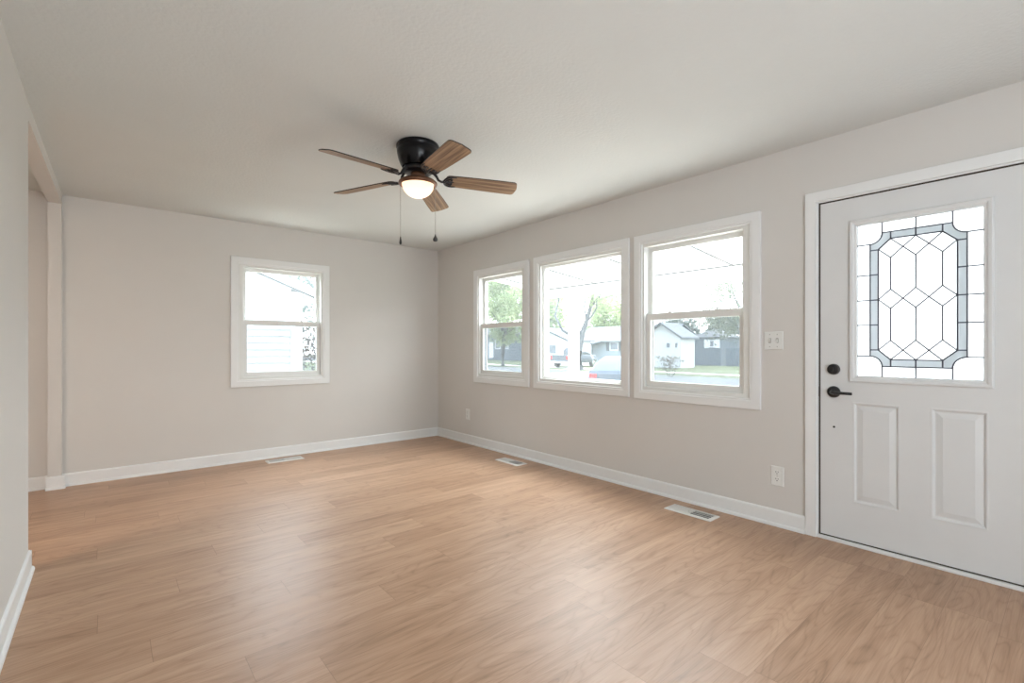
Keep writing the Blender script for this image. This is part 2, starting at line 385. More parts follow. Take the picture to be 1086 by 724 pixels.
def panel(us, vs, holes, t0, t1, f):
    """a slab in (u, v) with rectangular holes, thickness t0..t1; f(u, v, t) gives the point"""
    us = sorted(set(us)|{h[0] for h in holes}|{h[1] for h in holes}); vs = sorted(set(vs)|{h[2] for h in holes}|{h[3] for h in holes})
    bm = B(); nu, nv = len(us)-1, len(vs)-1; vc = {}
    def V(i, j, k):
        if (i,j,k) not in vc: vc[(i,j,k)] = bm.verts.new(f(us[i], vs[j], (t0, t1)[k]))
        return vc[(i,j,k)]
    def solid(i, j):
        if i < 0 or j < 0 or i >= nu or j >= nv: return False
        cu, cv = (us[i]+us[i+1])/2, (vs[j]+vs[j+1])/2
        return not any(h[0] < cu < h[1] and h[2] < cv < h[3] for h in holes)
    for i in range(nu):
        for j in range(nv):
            if not solid(i, j): continue
            for k in (0, 1): bm.faces.new((V(i,j,k), V(i+1,j,k), V(i+1,j+1,k), V(i,j+1,k)))
            if not solid(i-1, j): bm.faces.new((V(i,j,0), V(i,j+1,0), V(i,j+1,1), V(i,j,1)))
            if not solid(i+1, j): bm.faces.new((V(i+1,j,0), V(i+1,j+1,0), V(i+1,j+1,1), V(i+1,j,1)))
            if not solid(i, j-1): bm.faces.new((V(i,j,0), V(i+1,j,0), V(i+1,j,1), V(i,j,1)))
            if not solid(i, j+1): bm.faces.new((V(i,j+1,0), V(i+1,j+1,0), V(i+1,j+1,1), V(i,j+1,1)))
    return bm

# ------------------------------------------------------------------ room shell
H = 2.44; T = 0.14; YF = -7.6; XL = -3.655; XH = -5.3
CAS = 0.074
WIN = {  # outer casing rectangle (u0, u1, v0, v1) in the wall's own left-to-right coordinate
    'w1': (0.832, 1.809, 0.752, 2.074), 'w2': (1.880, 3.056, 0.750, 2.082), 'w3': (3.109, 4.115, 0.745, 2.079)}
WB = (-2.407, -1.428, 0.760, 2.084)
DOOR = (4.452, 5.366, 0.018, 2.052)
def hole(r): return (r[0]+CAS-0.004, r[1]-CAS+0.004, r[2]+CAS-0.004, r[3]-CAS+0.004)

bm = panel([0, -YF], [0, H], [hole(WIN['w1']), hole(WIN['w2']), hole(WIN['w3']), (DOOR[0]-0.02, DOOR[1]+0.02, 0.0, DOOR[3]+0.02)], 0, T, lambda u, v, t: (t, -u, v))
obj('wall_right', bm, M_WALL, kind='structure')
bm = panel([XH, T], [0, H], [hole(WB)], 0, T, lambda u, v, t: (u, t, v))
obj('wall_back', bm, M_WALL, kind='structure')
YJ0, YJ1, ZHD = -0.062, -1.958, 2.352
def lx(y):
    a, b = -3.638, -3.662
    return a if y > -0.1 else (b if y < -1.9 else a+(b-a)*(-0.1-y)/1.8)
bm = panel([0, -YF], [0, H], [(-YJ0, -YJ1, 0, ZHD)], 0, 0.085, lambda u, v, t: (lx(-u)-t, -u, v))
obj('wall_left', bm, M_WALL, kind='structure')
obj('wall_front', box(B(), XH, T, YF-T, YF, 0, H), M_WALL, kind='structure')
obj('wall_hall_left', box(B(), XH-T, XH, YF, T, 0, H), M_WALL, kind='structure')
obj('wall_hall_front', box(B(), XH, -3.75, -3.1, -3.0, 0, H), M_WALL, kind='structure')
obj('floor', box(B(), XH-T, T, YF-T, T, -0.12, 0), M_FLOOR, kind='structure')
obj('ceiling', box(B(), XH-T, T, YF-T, T, H, H+0.16), M_CEIL, kind='structure')

SHOE = 0.024
BBP = [(0,0),(SHOE,0),(SHOE,0.006),(0.022,0.014),(0.017,0.020),(0.0125,0.022),(0.0125,0.094),(0.010,0.101),(0.005,0.106),(0,0.107)]
bm = prism(B(), BBP, (0.0, -4.383), lambda a, b, e: (-a, e, b))
prism(bm, BBP, (-5.436, YF), lambda a, b, e: (-a, e, b))
obj('baseboard_right', bm, M_TRIM, kind='structure')
obj('baseboard_back', prism(B(), BBP, (lx(0)+0.002, -0.0005), lambda a, b, e: (e, -a, b)), M_TRIM, kind='structure')
bm = prism(B(), BBP, (YJ1+0.012, YF), lambda a, b, e: (lx(-2)+a, e, b))
prism(bm, BBP, (lx(-2)-0.085, lx(-2)+0.0125), lambda a, b, e: (e, YJ1+a, b))
obj('baseboard_left', bm, M_TRIM, kind='structure')
bm = prism(B(), BBP, (lx(0)-0.097, lx(0)+0.020), lambda a, b, e: (e, YJ0-a, b))
prism(bm, BBP, (YJ0-0.016, -0.012), lambda a, b, e: (lx(0)+a, e, b))
obj('baseboard_jamb', bm, M_TRIM, kind='structure')
obj('baseboard_hall', prism(B(), BBP, (XH, lx(0)-0.085), lambda a, b, e: (e, -a, b)), M_TRIM, kind='structure')

# ------------------------------------------------------------------ windows (local: X right, Y outward, Z up; room side is Y < 0)
def casing(bm, r, foot=False):
    u0, u1, v0, v1 = r
    ring(bm, u0, u1, v0, v1, [(0,0),(0,-0.015),(0.003,-0.018),(CAS-0.018,-0.018),(CAS-0.015,-0.014),(CAS-0.003,-0.014),(CAS,-0.011),(CAS,0)])
    return bm
def window(name, label, wall, r, style, near='r', screen=True):
    W_, Hh = r[1]-r[0], r[3]-r[2]
    if wall == 'right': e = empty(name, (0, -r[0], r[2]), -PI/2)
    else: e = empty(name, (r[0], 0, r[2]), 0)
    tag(e, label, None, None, 'structure')
    obj('casing', casing(B(), (0, W_, 0, Hh)), M_TRIM, e)
    a = CAS-0.003
    u0, u1, v0, v1 = a, W_-a, a, Hh-a
    bm = B(); nl, nr = (0.044, 0.020) if near == 'l' else (0.020, 0.048)
    if style == 'fixed': nl = nr = 0.020
    frame(bm, u0, u1, v0, v1, nl, nr, 0.030, 0.026, 0.0, 0.115)
    frame(bm, u0+nl-0.002, u1-nr+0.002, v0+0.028, v1-0.024, 0.008, 0.008, 0.008, 0.008, 0.057, 0.063)
    obj('frame', bm, M_VINYL, e, bevel=0.0015)
    i0, i1, j0, j1 = u0+nl, u1-nr, v0+0.030, v1-0.026
    if style == 'fixed':
        bm = B(); ring(bm, i0, i1, j0, j1, [(0,0.030),(0.010,0.030),(0.014,0.038),(0.020,0.038),(0.024,0.046),(0.024,0.080),(0,0.080)])
        obj('glazing_stop', bm, M_VINYL, e)
        obj('glass', box(B(), i0+0.018, i1-0.018, j0+0.018, j1-0.018, 0, 0) if False else prism(B(), [(i0+0.02,j0+0.02),(i1-0.02,j0+0.02),(i1-0.02,j1-0.02),(i0+0.02,j1-0.02)], (0.056, 0.060), lambda p, q, y: (p, y, q)), M_GLASS, e)
        return e
    mid = (j0+j1)/2
    S = 0.036
    # upper sash: outer track, lower sash: inner track
    bm = B(); frame(bm, i0, i1, mid-0.012, j1, S, S, 0.034, S, 0.064, 0.094)
    us = obj('upper_sash', bm, M_VINYL, e, bevel=0.002)
    obj('glass', prism(B(), [(i0+S-0.006,mid+0.016),(i1-S+0.006,mid+0.016),(i1-S+0.006,j1-S+0.006),(i0+S-0.006,j1-S+0.006)], (0.078, 0.081), lambda p, q, y: (p, y, q)), M_GLASS, us)
    bm = B(); frame(bm, i0+0.002, i1-0.002, j0, mid+0.026, S, S, 0.046, 0.054, 0.026, 0.056)
    ls = obj('lower_sash', bm, M_VINYL, e, bevel=0.002)
    obj('glass', prism(B(), [(i0+S-0.006,j0+0.040),(i1-S+0.006,j0+0.040),(i1-S+0.006,mid-0.022),(i0+S-0.006,mid-0.022)], (0.040, 0.043), lambda p, q, y: (p, y, q)), M_GLASS, ls)
    # vertical balance tracks
    bm = B()
    box(bm, i0-0.001, i0+0.004, 0.062, 0.064, mid+0.02, j1); box(bm, i1-0.004, i1+0.001, 0.062, 0.064, mid+0.02, j1)
    box(bm, i0+0.001, i0+0.010, 0.068, 0.110, j0, mid-0.012); box(bm, i1-0.010, i1-0.001, 0.068, 0.110, j0, mid-0.012)
    obj('track', bm, M_TRACK, e)
    for q in (0.26, 0.74):
        x = i0+(i1-i0)*q; z = mid+0.026
        bm = B(); lathe(bm, [(0,0),(0.017,0),(0.017,0.005),(0.011,0.009),(0.011,0.014),(0,0.015)], 16, (x, 0.042, z))
        box(bm, x-0.004, x+0.026, 0.036, 0.046, z+0.012, z+0.018)
        obj('sash_lock', bm, M_VINYL, ls, smooth=40)
    if screen:
        sf = obj('screen_frame', frame(B(), i0+0.008, i1-0.008, j0, mid, 0.014, 0.014, 0.014, 0.012, 0.098, 0.106), M_VINYL, e)
        obj('screen_mesh', prism(B(), [(i0+0.02,j0+0.012),(i1-0.02,j0+0.012),(i1-0.02,mid-0.010),(i0+0.02,mid-0.010)], (0.1015, 0.1022), lambda p, q, y: (p, y, q)), M_SCREEN, sf)
    return e
window('window_1', 'white double hung window in the right wall nearest the back corner', 'right', WIN['w1'], 'hung')
window('window_2', 'large white fixed picture window between the two double hung windows', 'right', WIN['w2'], 'fixed')
window('window_3', 'white double hung window beside the light switch', 'right', WIN['w3'], 'hung')
window('window_4', 'white double hung window alone in the back wall', 'back', WB, 'hung', 'l')

# ------------------------------------------------------------------ front door (local X right, Y outward, Z up; origin at slab left bottom)
du0, du1, dv0, dv1 = DOOR; DW, DH = du1-du0, dv1-dv0
door = tag(empty('door_1', (0, -du0, 0), -PI/2), 'white front door with leaded glass panel and two raised panels', None, None, 'structure')
GX0, GX1, GZ0, GZ1 = 0.158, 0.766, 0.960, 1.914          # raised glass frame, outer
PX = [(0.174, 0.398), (0.524, 0.747)]; PZ0, PZ1 = 0.250, 0.845
SY = 0.010                                              # slab front set back from the wall face
TS = 0.044
bm = panel([0.003, DW-0.003], [dv0+0.004, dv1-0.004], [(GX0+0.02, GX1-0.02, GZ0+0.02, GZ1-0.02)]+[(a, b, PZ0, PZ1) for a, b in PX], SY, SY+TS, lambda u, v, t: (u, t, v))
slab = obj('slab', bm, M_DOOR, door)
for a, b in PX:
    bm = B(); loft_rect(bm, a, b, PZ0, PZ1, [(0,SY+TS),(0,SY),(0.003,SY-0.001),(0.008,SY-0.001),(0.014,SY+0.003),(0.018,SY+0.008),(0.024,SY+0.008),(0.050,SY+0.001)], True, True)
    obj('raised_panel', bm, M_DOOR, slab)
bm = B(); ring(bm, GX0, GX1, GZ0, GZ1, [(0,SY),(0.002,SY-0.010),(0.008,SY-0.014),(0.020,SY-0.012),(0.028,SY-0.004),(0.036,SY-0.002),(0.038,SY+0.020),(0.020,SY+0.030)])
obj('glass_frame', bm, M_DOOR, door)
# leaded glass, in normalised (s, t): s right, t down
g0, g1, h0, h1 = GX0+0.036, GX1-0.036, GZ0+0.036, GZ1-0.036
GY = SY+0.012
def gp(s, t): return (g0+s*(g1-g0), h1-t*(h1-h0))
def glass_piece(bm, poly, y0, y1): prism(bm, [gp(*p) for p in poly], (y0, y1), lambda a, b, e: (a, e, b))
ar = (g1-g0)/(h1-h0)
SL, SR, TT, TB = 0.118, 0.882, 0.069, 0.931           # outer band line
sl, sr, tt, tb = 0.190, 0.812, 0.113, 0.886           # inner band line
AS, AT = 0.222, 0.135                                 # corner arcs
IS, IT = 0.295, 0.176                                 # inner octagon cuts
def arc(cs, ct, a0, a1, n=10):
    rs, rt = AS-SL, AT-TT
    return [(cs+rs*math.cos(a0+(a1-a0)*i/n), ct+rt*math.sin(a0+(a1-a0)*i/n)) for i in range(n+1)]
# arcs are concave: centred on the outer corners
A_TL = arc(SL, TT, 0, PI/2); A_TR = arc(SR, TT, PI/2, PI); A_BR = arc(SR, TB, PI, 1.5*PI); A_BL = arc(SL, TB, 1.5*PI, 2*PI)
outer = A_TL[::-1]+[]     # (SL,AT) .. (AS,TT)
outer = [p for p in A_TL[::-1]] + [p for p in A_TR[::-1]] + [p for p in A_BR[::-1]] + [p for p in A_BL[::-1]]
inner = [(sl,IT),(IS,tt),(1-IS,tt),(sr,IT),(sr,1-IT),(1-IS,tb),(IS,tb),(sl,1-IT)]
# full clear sheet, then the grey hammered border band pieces in front of it
bm = B(); prism(bm, [gp(0,0), gp(1,0), gp(1,1), gp(0,1)], (GY+0.004, GY+0.006), lambda a, b, e: (a, e, b))
obj('glass_pane', bm, M_ART, door)
bm = B()
def quad_strip(o_pts, i_pts):
    glass_piece(bm, o_pts+i_pts[::-1], GY+0.001, GY+0.003)
quad_strip(A_TL[::-1], [(sl,IT),(IS,tt)])
quad_strip(A_TR[::-1], [(1-IS,tt),(sr,IT)])
quad_strip(A_BR[::-1], [(sr,1-IT),(1-IS,tb)])
quad_strip(A_BL[::-1], [(IS,tb),(sl,1-IT)])
quad_strip([(AS,TT),(1-AS,TT)], [(IS,tt),(1-IS,tt)])
quad_strip([(1-AS,TB),(AS,TB)], [(1-IS,tb),(IS,tb)])
quad_strip([(SR,AT),(SR,1-AT)], [(sr,IT),(sr,1-IT)])
quad_strip([(SL,1-AT),(SL,AT)], [(sl,1-IT),(sl,IT)])
tag(obj('border_glass', bm, M_ART2, door), 'grey hammered glass border band')
bm = B()
CW = 0.0034
def came(pts, w=CW):
    P = [Vector(gp(*p)) for p in pts]
    for a, b in zip(P, P[1:]):
        d = (b-a).normalized(); nn = Vector((-d.y, d.x))*w; ex = d*w*0.6
        poly = [a-ex+nn, b+ex+nn, b+ex-nn, a-ex-nn]
        prism(bm, [(q.x, q.y) for q in poly], (GY-0.002, GY+0.0005), lambda u, v, e: (u, e, v))
came(outer+[outer[0]]); came(inner+[inner[0]])
for s in (AS, 0.5, 1-AS): came([(s,0),(s,TT)]); came([(s,1),(s,TB)])
for s in (IS, 0.5, 1-IS): came([(s,TT),(s,tt)]); came([(s,TB),(s,tb)])
for t in (AT, 1-AT): came([(0,t),(SL,t)]); came([(1,t),(SR,t)])
for t in (IT, 1-IT): came([(SL,t),(sl,t)]); came([(SR,t),(sr,t)])
for t in (0.336, 0.500, 0.662): came([(0,t),(sl,t)]); came([(1,t),(sr,t)])
c1, c2, c3 = IS, 0.5, 1-IS; m1, m2 = (c1+c2)/2+0.0, (c2+c3)/2
for tc_, up, dn in ((0.174, 0.060, 0.060), (0.499, 0.063, 0.060), (0.825, 0.062, 0.060)):
    pts_up = [(sl,tc_),(c1,tc_-up),(m1,tc_),(c2,tc_-up),(m2,tc_),(c3,tc_-up),(sr,tc_)]
    pts_dn = [(sl,tc_),(c1,tc_+dn),(m1,tc_),(c2,tc_+dn),(m2,tc_),(c3,tc_+dn),(sr,tc_)]
    came(pts_up); came(pts_dn)
for c in (c1, c2, c3): came([(c,0.234),(c,0.436)]); came([(c,0.559),(c,0.763)])
bm2 = bm
frame(bm2, g0-0.001, g1+0.001, h0-0.001, h1+0.001, 0.004, 0.004, 0.004, 0.004, GY-0.002, GY+0.0005)
tag(obj('lead_came', bm2, M_LEAD, door), 'dark lead strips between the glass pieces')
# hardware
HX = 0.080
bm = B(); lathe(bm, [(0,SY-0.024),(0.020,SY-0.024),(0.030,SY-0.020),(0.033,SY-0.010),(0.033,SY)][::-1], 28, (HX, 0, 1.034), 'Y')
box(bm, HX-0.004, HX+0.004, SY-0.034, SY-0.022, 1.020, 1.048)
tag(obj('deadbolt', bm, M_BLACK, door, smooth=40), 'round black deadbolt')
hd = tag(obj('handle_rose', lathe(B(), [(0.035,SY),(0.035,SY-0.006),(0.031,SY-0.013),(0.016,SY-0.016),(0.012,SY-0.040),(0,SY-0.040)], 28, (HX, 0, 0.897), 'Y'), M_BLACK, door, smooth=40), 'round black rose of the handle')
bm = B(); tube(bm, [(HX,SY-0.030,0.897),(HX,SY-0.046,0.897),(HX+0.010,SY-0.054,0.897),(HX+0.040,SY-0.056,0.896),(HX+0.105,SY-0.050,0.895)], [0.011,0.011,0.011,0.009,0.008], 12)
tag(obj('lever', bm, M_BLACK, hd, smooth=50), 'black door lever')
obj('screw_hole', lathe(B(), [(0.0065,SY),(0.0065,SY-0.0015),(0,SY-0.002)], 14, (HX+0.001, 0, 0.686), 'Y'), M_SLOT, door)
tag(obj('strike_plate', box(B(), -0.010, 0.002, SY-0.006, SY+0.02, 0.865, 0.925), M_BLACK, door, bevel=0.002), 'black strike plate at the door edge')
# frame, casing, threshold
bm = panel([-0.018, DW+0.018], [0.0, dv1+0.018], [(0, DW, -1, dv1)], 0.0, T, lambda u, v, t: (u, t, v))
obj('jamb', bm, M_TRIM, door)
bm = panel([-0.002, DW+0.002], [dv0, dv1+0.002], [(0.009, DW-0.009, -1, dv1-0.008)], SY-0.0015, SY+0.010, lambda u, v, t: (u, t, v))
tag(obj('weather_strip', bm, M_GAP, door), 'dark weather strip round the door slab')
obj('stop', panel([0.0, DW], [dv0, dv1], [(0.012, DW-0.012, -1, dv1-0.012)], SY+TS+0.002, SY+TS+0.03, lambda u, v, t: (u, t, v)), M_TRIM, door)
bm = B()
CD = 0.062
def casing_leg(u0, u1, v0, v1): box(bm, u0, u1, -0.017, 0, v0, v1)
bm = panel([-CD-0.006, DW+CD+0.006], [0.0, dv1+CD+0.006], [(-0.008, DW+0.008, -1, dv1+0.008)], -0.017, 0.0, lambda u, v, t: (u, t, v))
o = obj('casing', bm, M_TRIM, door, bevel=0.002)
bm = B(); box(bm, -0.008, DW+0.008, -0.012, 0.012, 0, 0.018); box(bm, 0, DW, 0.012, T, 0, 0.010)
obj('threshold', bm, M_TRIM, door, bevel=0.003)
bm = B(); box(bm, 0.0, DW, SY-0.002, SY+0.04, 0.0185, 0.0255)
tag(obj('door_sweep', bm, M_GAP, door), 'dark brown sweep under the door')

# ------------------------------------------------------------------ wall plates (local X right, Y outward, Z up)
def on_right(name, u, z): return empty(name, (0, -u, z), -PI/2)
def screw(bm, x, z, y=-0.0062): lathe(bm, [(0.0032,y+0.001),(0.0030,y),(0,y-0.0006)], 10, (x, 0, z), 'Y')
def plate(w, h):
    bm = B(); loft_rect(bm, -w/2, w/2, -h/2, h/2, [(0,0),(0,-0.003),(0.003,-0.006),(0.004,-0.0062)], True, True); return bm
e = tag(on_right('light_switch', 4.194, 1.210), 'white double light switch plate between the window and the front door', 'light switch')
obj('cover_plate', plate(0.116, 0.118), M_PLATE, e)
for x, up in ((-0.023, 1), (0.023, -1)):
    bm = B(); box(bm, x-0.0075, x+0.0075, -0.0068, -0.006, -0.016, 0.016)
    bz = obj('toggle_slot', bm, M_CHAIN, e)
    bm = B(); prism(bm, [(-0.0062, -0.012),(-0.0062, 0.012),(-0.020, up*0.011+0.004),(-0.020, up*0.011-0.004)], (x-0.005, x+0.005), lambda a, b, q: (q, a, b))
    obj('toggle', bm, M_PLATE, bz, bevel=0.001)
    for zz in (0.040, -0.040):
        bm = B(); screw(bm, x, zz); obj('screw', bm, M_CHAIN, e)
def outlet(u, z, label, s=1.0):
    e = tag(on_right('wall_outlet', u, z), label, 'wall outlet', 'outlets on the right wall')
    obj('cover_plate', plate(0.074*s, 0.120*s), M_PLATE, e)
    for dz in (0.0215, -0.0215):
        bm = B(); prism(bm, [(0.0168*math.cos(a)*s, min(0.0135, max(-0.0135, 0.0175*math.sin(a)))*s+dz*s) for a in [2*PI*i/24 for i in range(24)]], (-0.006, -0.0085), lambda a, b, q: (a, q, b))
        rc = obj('receptacle', bm, M_PLATE, e)
        bm = B()
        box(bm, (-0.0078)*s, (-0.0050)*s, -0.0090, -0.0084, (dz+0.0005)*s, (dz+0.0095)*s)
        box(bm, (0.0050)*s, (0.0078)*s, -0.0090, -0.0084, (dz+0.0015)*s, (dz+0.0085)*s)
        lathe(bm, [(0.0030*s,-0.0084),(0.0030*s,-0.0090),(0,-0.0090)], 12, (0, 0, (dz-0.0065)*s), 'Y')
        obj('slots', bm, M_SLOT, rc)
    bm = B(); screw(bm, 0, 0); obj('screw', bm, M_CHAIN, e)
outlet(4.217, 0.326, 'white wall outlet low beside the front door casing', 1.06)
outlet(0.694, 0.351, 'small white wall outlet near the back corner under the leftmost front window', 1.06)

# ------------------------------------------------------------------ floor registers
def register(loc, rz, label, dark_left):
    e = tag(empty('floor_register', loc, rz), label, 'floor vent', 'floor registers along the walls')
    L, W_ = 0.350, 0.140
    bm = B()
    def LP(i, z): return [bm.verts.new(p) for p in ((-L/2+i,-W_/2+i,z),(L/2-i,-W_/2+i,z),(L/2-i,W_/2-i,z),(-L/2+i,W_/2-i,z))]
    lo = [LP(0,0), LP(0.002,0.003), LP(0.010,0.008), LP(0.024,0.008), LP(0.025,0.001), LP(0.020,0.0)]
    for j in range(6):
        a, b = lo[j], lo[(j+1)%6]
        for i in range(4): bm.faces.new((a[i], a[(i+1)%4], b[(i+1)%4], b[i]))
    box(bm, -0.006, 0.006, -W_/2+0.022, W_/2-0.022, 0.001, 0.008)
    obj('frame', bm, M_REG, e)
    obj('duct_shade', box(B(), -L/2+0.022, L/2-0.022, -W_/2+0.022, W_/2-0.022, 0.0002, 0.0010), M_DUCT, e)  # flat dark sheet standing for the shade inside the duct
    for side in (-1, 1):
        bm = B()
        x0, x1 = (-L/2+0.026, -0.008) if side < 0 else (0.008, L/2-0.026)
        lean = -1 if (side < 0) == dark_left else 1
        n = 15
        for k in range(n):
            x = x0+(x1-x0)*(k+0.5)/n
            a = math.radians(38)*(-lean)
            dx = 0.0062*math.sin(a)
            pts = [(x-dx-0.0006,0.0014),(x-dx+0.0006,0.0014),(x+dx+0.0006,0.0074),(x+dx-0.0006,0.0074)]
            prism(bm, pts, (-W_/2+0.024, W_/2-0.024), lambda p, q, y: (p, y, q))
        for y in (-0.016, 0.016): box(bm, x0, x1, y-0.001, y+0.001, 0.0030, 0.0074)
        obj('grille', bm, M_REG, e)
    bm = B(); box(bm, 0.012 if dark_left else -0.020, 0.020 if dark_left else -0.012, -0.006, 0.006, 0.006, 0.012); obj('damper_lever', bm, M_REG, e, bevel=0.001)
register((-0.198, -3.722, 0), -PI/2, 'white floor register nearest the front door', False)
register((-0.210, -1.758, 0), -PI/2, 'white floor register below the leftmost and picture front windows', False)
register((-1.945, -0.187, 0), 0, 'white floor register at the back wall below its window', False)

# ------------------------------------------------------------------ ceiling fan
FX, FY = -1.850, -2.800
fan = tag(empty('ceiling_fan', (FX, FY, H)), 'black flush mount ceiling fan with five oak blades and lit bowl', 'ceiling fan')
def zf(z): return z-H
bm = B(); lathe(bm, [(0.0,zf(2.44)),(0.128,zf(2.44)),(0.134,zf(2.432)),(0.135,zf(2.418)),(0.130,zf(2.412)),(0.128,zf(2.406)),(0.131,zf(2.400)),(0.129,zf(2.380)),(0.121,zf(2.345)),(0.108,zf(2.312)),(0.098,zf(2.296)),(0.0,zf(2.292))], 48)
obj('motor_housing', bm, M_BLACKG, fan, smooth=45)
bm = B(); lathe(bm, [(0.0,zf(2.293)),(0.086,zf(2.293)),(0.092,zf(2.286)),(0.092,zf(2.270)),(0.080,zf(2.262)),(0.0,zf(2.260))], 40)
obj('flywheel', bm, M_BLACK, fan, smooth=45)
bm = B(); lathe(bm, [(0.0,zf(2.262)),(0.044,zf(2.262)),(0.046,zf(2.256)),(0.046,zf(2.232)),(0.042,zf(2.226)),(0.0,zf(2.226))], 36)
obj('switch_housing', bm, M_BRONZE, fan, smooth=45)
bm = B(); lathe(bm, [(0.0,zf(2.234)),(0.050,zf(2.232)),(0.078,zf(2.226)),(0.106,zf(2.214)),(0.119,zf(2.204)),(0.121,zf(2.196)),(0.116,zf(2.186)),(0.108,zf(2.184)),(0.104,zf(2.192)),(0.090,zf(2.206)),(0.0,zf(2.214))], 48)
obj('light_fitter', bm, M_BRONZE, fan, smooth=50)
prof = [(0.099*math.cos(a), zf(2.194)-0.086*math.sin(a)) for a in [PI/2*i/14 for i in range(14)]]+[(0.0, zf(2.194)-0.086)]
obj('glass_bowl', lathe(B(), prof, 48, cap=False), M_BOWL, fan, smooth=60)
bl = light('lamp_bulb', 'POINT', (0, 0, zf(2.165)), power=BULB_POWER, color=(1.0, 0.84, 0.70), radius=0.022); bl.parent = fan
PH = -26.5; PITCH = math.radians(-14.0)
ZB = zf(2.222)
def blade_outline(r0, r1, w0, w1):
    pts = []
    def corner(cx, cy, r, a0, a1, n=5):
        for i in range(n+1):
            a = a0+(a1-a0)*i/n; pts.append((cx+r*math.cos(a), cy+r*math.sin(a)))
    corner(r0+0.028, -w0/2+0.028, 0.028, 1.5*PI-PI/2, 1.5*PI)
    for i in range(1, 5): pts.append((r0+(r1-r0)*i/5, -(w0+(w1-w0)*math.sin(i/5*PI/2))/2))
    corner(r1-0.034, -w1/2+0.026, 0.026, -PI/2, -0.15)
    pts.append((r1, 0.0))
    corner(r1-0.034, w1/2-0.026, 0.026, 0.15, PI/2)
    for i in range(4, 0, -1): pts.append((r0+(r1-r0)*i/5, (w0+(w1-w0)*math.sin(i/5*PI/2))/2))
    corner(r0+0.028, w0/2-0.028, 0.028, PI/2, PI)
    return pts
for k in range(5):
    ang = math.radians(PH-72*k)
    bm = B()
    poly = blade_outline(0.175, 0.640, 0.112, 0.138)
    A = [bm.verts.new((x, y, 0.003)) for x, y in poly]; C = [bm.verts.new((x, y, -0.003)) for x, y in poly]
    bm.faces.new(A); bm.faces.new(C)
    for i in range(len(poly)):
        f = bm.faces.new((A[i], A[(i+1)%len(poly)], C[(i+1)%len(poly)], C[i])); f.material_index = 1
    o = obj('blade', bm, [M_BLADE, M_BEDGE], fan)
    MB = Matrix.Translation((0,0,ZB)) @ Matrix.Rotation(ang, 4, 'Z') @ Matrix.Translation((0.40,0,0)) @ Matrix.Rotation(math.radians(2.2), 4, 'Y') @ Matrix.Translation((-0.40,0,0)) @ Matrix.Rotation(PITCH, 4, 'X')
    o.matrix_local = MB
    # blade iron: arm, curled fork and scalloped plate under the blade root
    bm = B()
    tube(bm, [(0.070,0,0.046),(0.098,0,0.042),(0.116,0,0.020),(0.128,0,-0.004),(0.146,0,-0.013),(0.170,0,-0.010)], [0.011,0.011,0.009,0.008,0.008,0.009], 10)
    for s in (-1, 1):
        tube(bm, [(0.160,0,-0.010),(0.166,s*0.020,-0.010),(0.176,s*0.038,-0.009),(0.194,s*0.049,-0.007),(0.216,s*0.052,-0.006),(0.240,s*0.050,-0.0055)], [0.007,0.0065,0.006,0.006,0.005,0.003], 8)
        tube(bm, [(0.170,s*0.006,-0.009),(0.186,s*0.020,-0.008),(0.203,s*0.030,-0.007),(0.216,s*0.026,-0.006),(0.214,s*0.016,-0.006),(0.204,s*0.016,-0.0065)], [0.006,0.005,0.005,0.004,0.004,0.003], 8)
    tube(bm, [(0.165,0,-0.010),(0.190,0,-0.008),(0.226,0,-0.0055)], [0.008,0.007,0.003], 8)
    for x, y in ((0.190,0.0),(0.205,0.036),(0.205,-0.036)):
        lathe(bm, [(0,-0.011),(0.004,-0.011),(0.0065,-0.008),(0.0065,-0.003),(0,-0.003)], 12, (x, y, 0))
    ir = obj('blade_iron', bm, M_BLACK, fan, smooth=50)
    ir.matrix_local = MB
# pull chains
fr, rt = Vector((math.sin(YAW), math.cos(YAW), 0)), Vector((math.cos(YAW), -math.sin(YAW), 0))
def chain(off, z0, z1, kind):
    p = rt*off[0]+fr*off[1]
    bm = B(); n = int((z0-z1)/0.0075)
    for i in range(n):
        z = zf(z0-(z0-z1)*(i+0.5)/n)
        lathe(bm, [(0,z-0.0024),(0.0019,z-0.0012),(0.0019,z+0.0012),(0,z+0.0024)], 6, (p.x, p.y, 0))
    tube(bm, [(p.x,p.y,zf(z0)),(p.x,p.y,zf(z1))], 0.0009, 6)
    o = obj('pull_chain', bm, M_CHAIN, fan)
    bm = B()
    if kind == 'drop': lathe(bm, [(0,zf(z1)+0.004),(0.003,zf(z1)),(0.005,zf(z1)-0.010),(0.013,zf(z1)-0.022),(0.0155,zf(z1)-0.032),(0.012,zf(z1)-0.041),(0,zf(z1)-0.044)], 20, (p.x,p.y,0))
    else: lathe(bm, [(0,zf(z1)+0.004),(0.003,zf(z1)),(0.0045,zf(z1)-0.012),(0.0075,zf(z1)-0.032),(0.0075,zf(z1)-0.042),(0.004,zf(z1)-0.048),(0,zf(z1)-0.049)], 16, (p.x,p.y,0))
    tag(obj('pull_bob', bm, M_BLACK, o, smooth=60), 'small black pull at the chain end')
chain((-0.110, 0.0), 2.194, 1.862, 'slim')
chain((0.106, 0.02), 2.194, 1.880, 'drop')

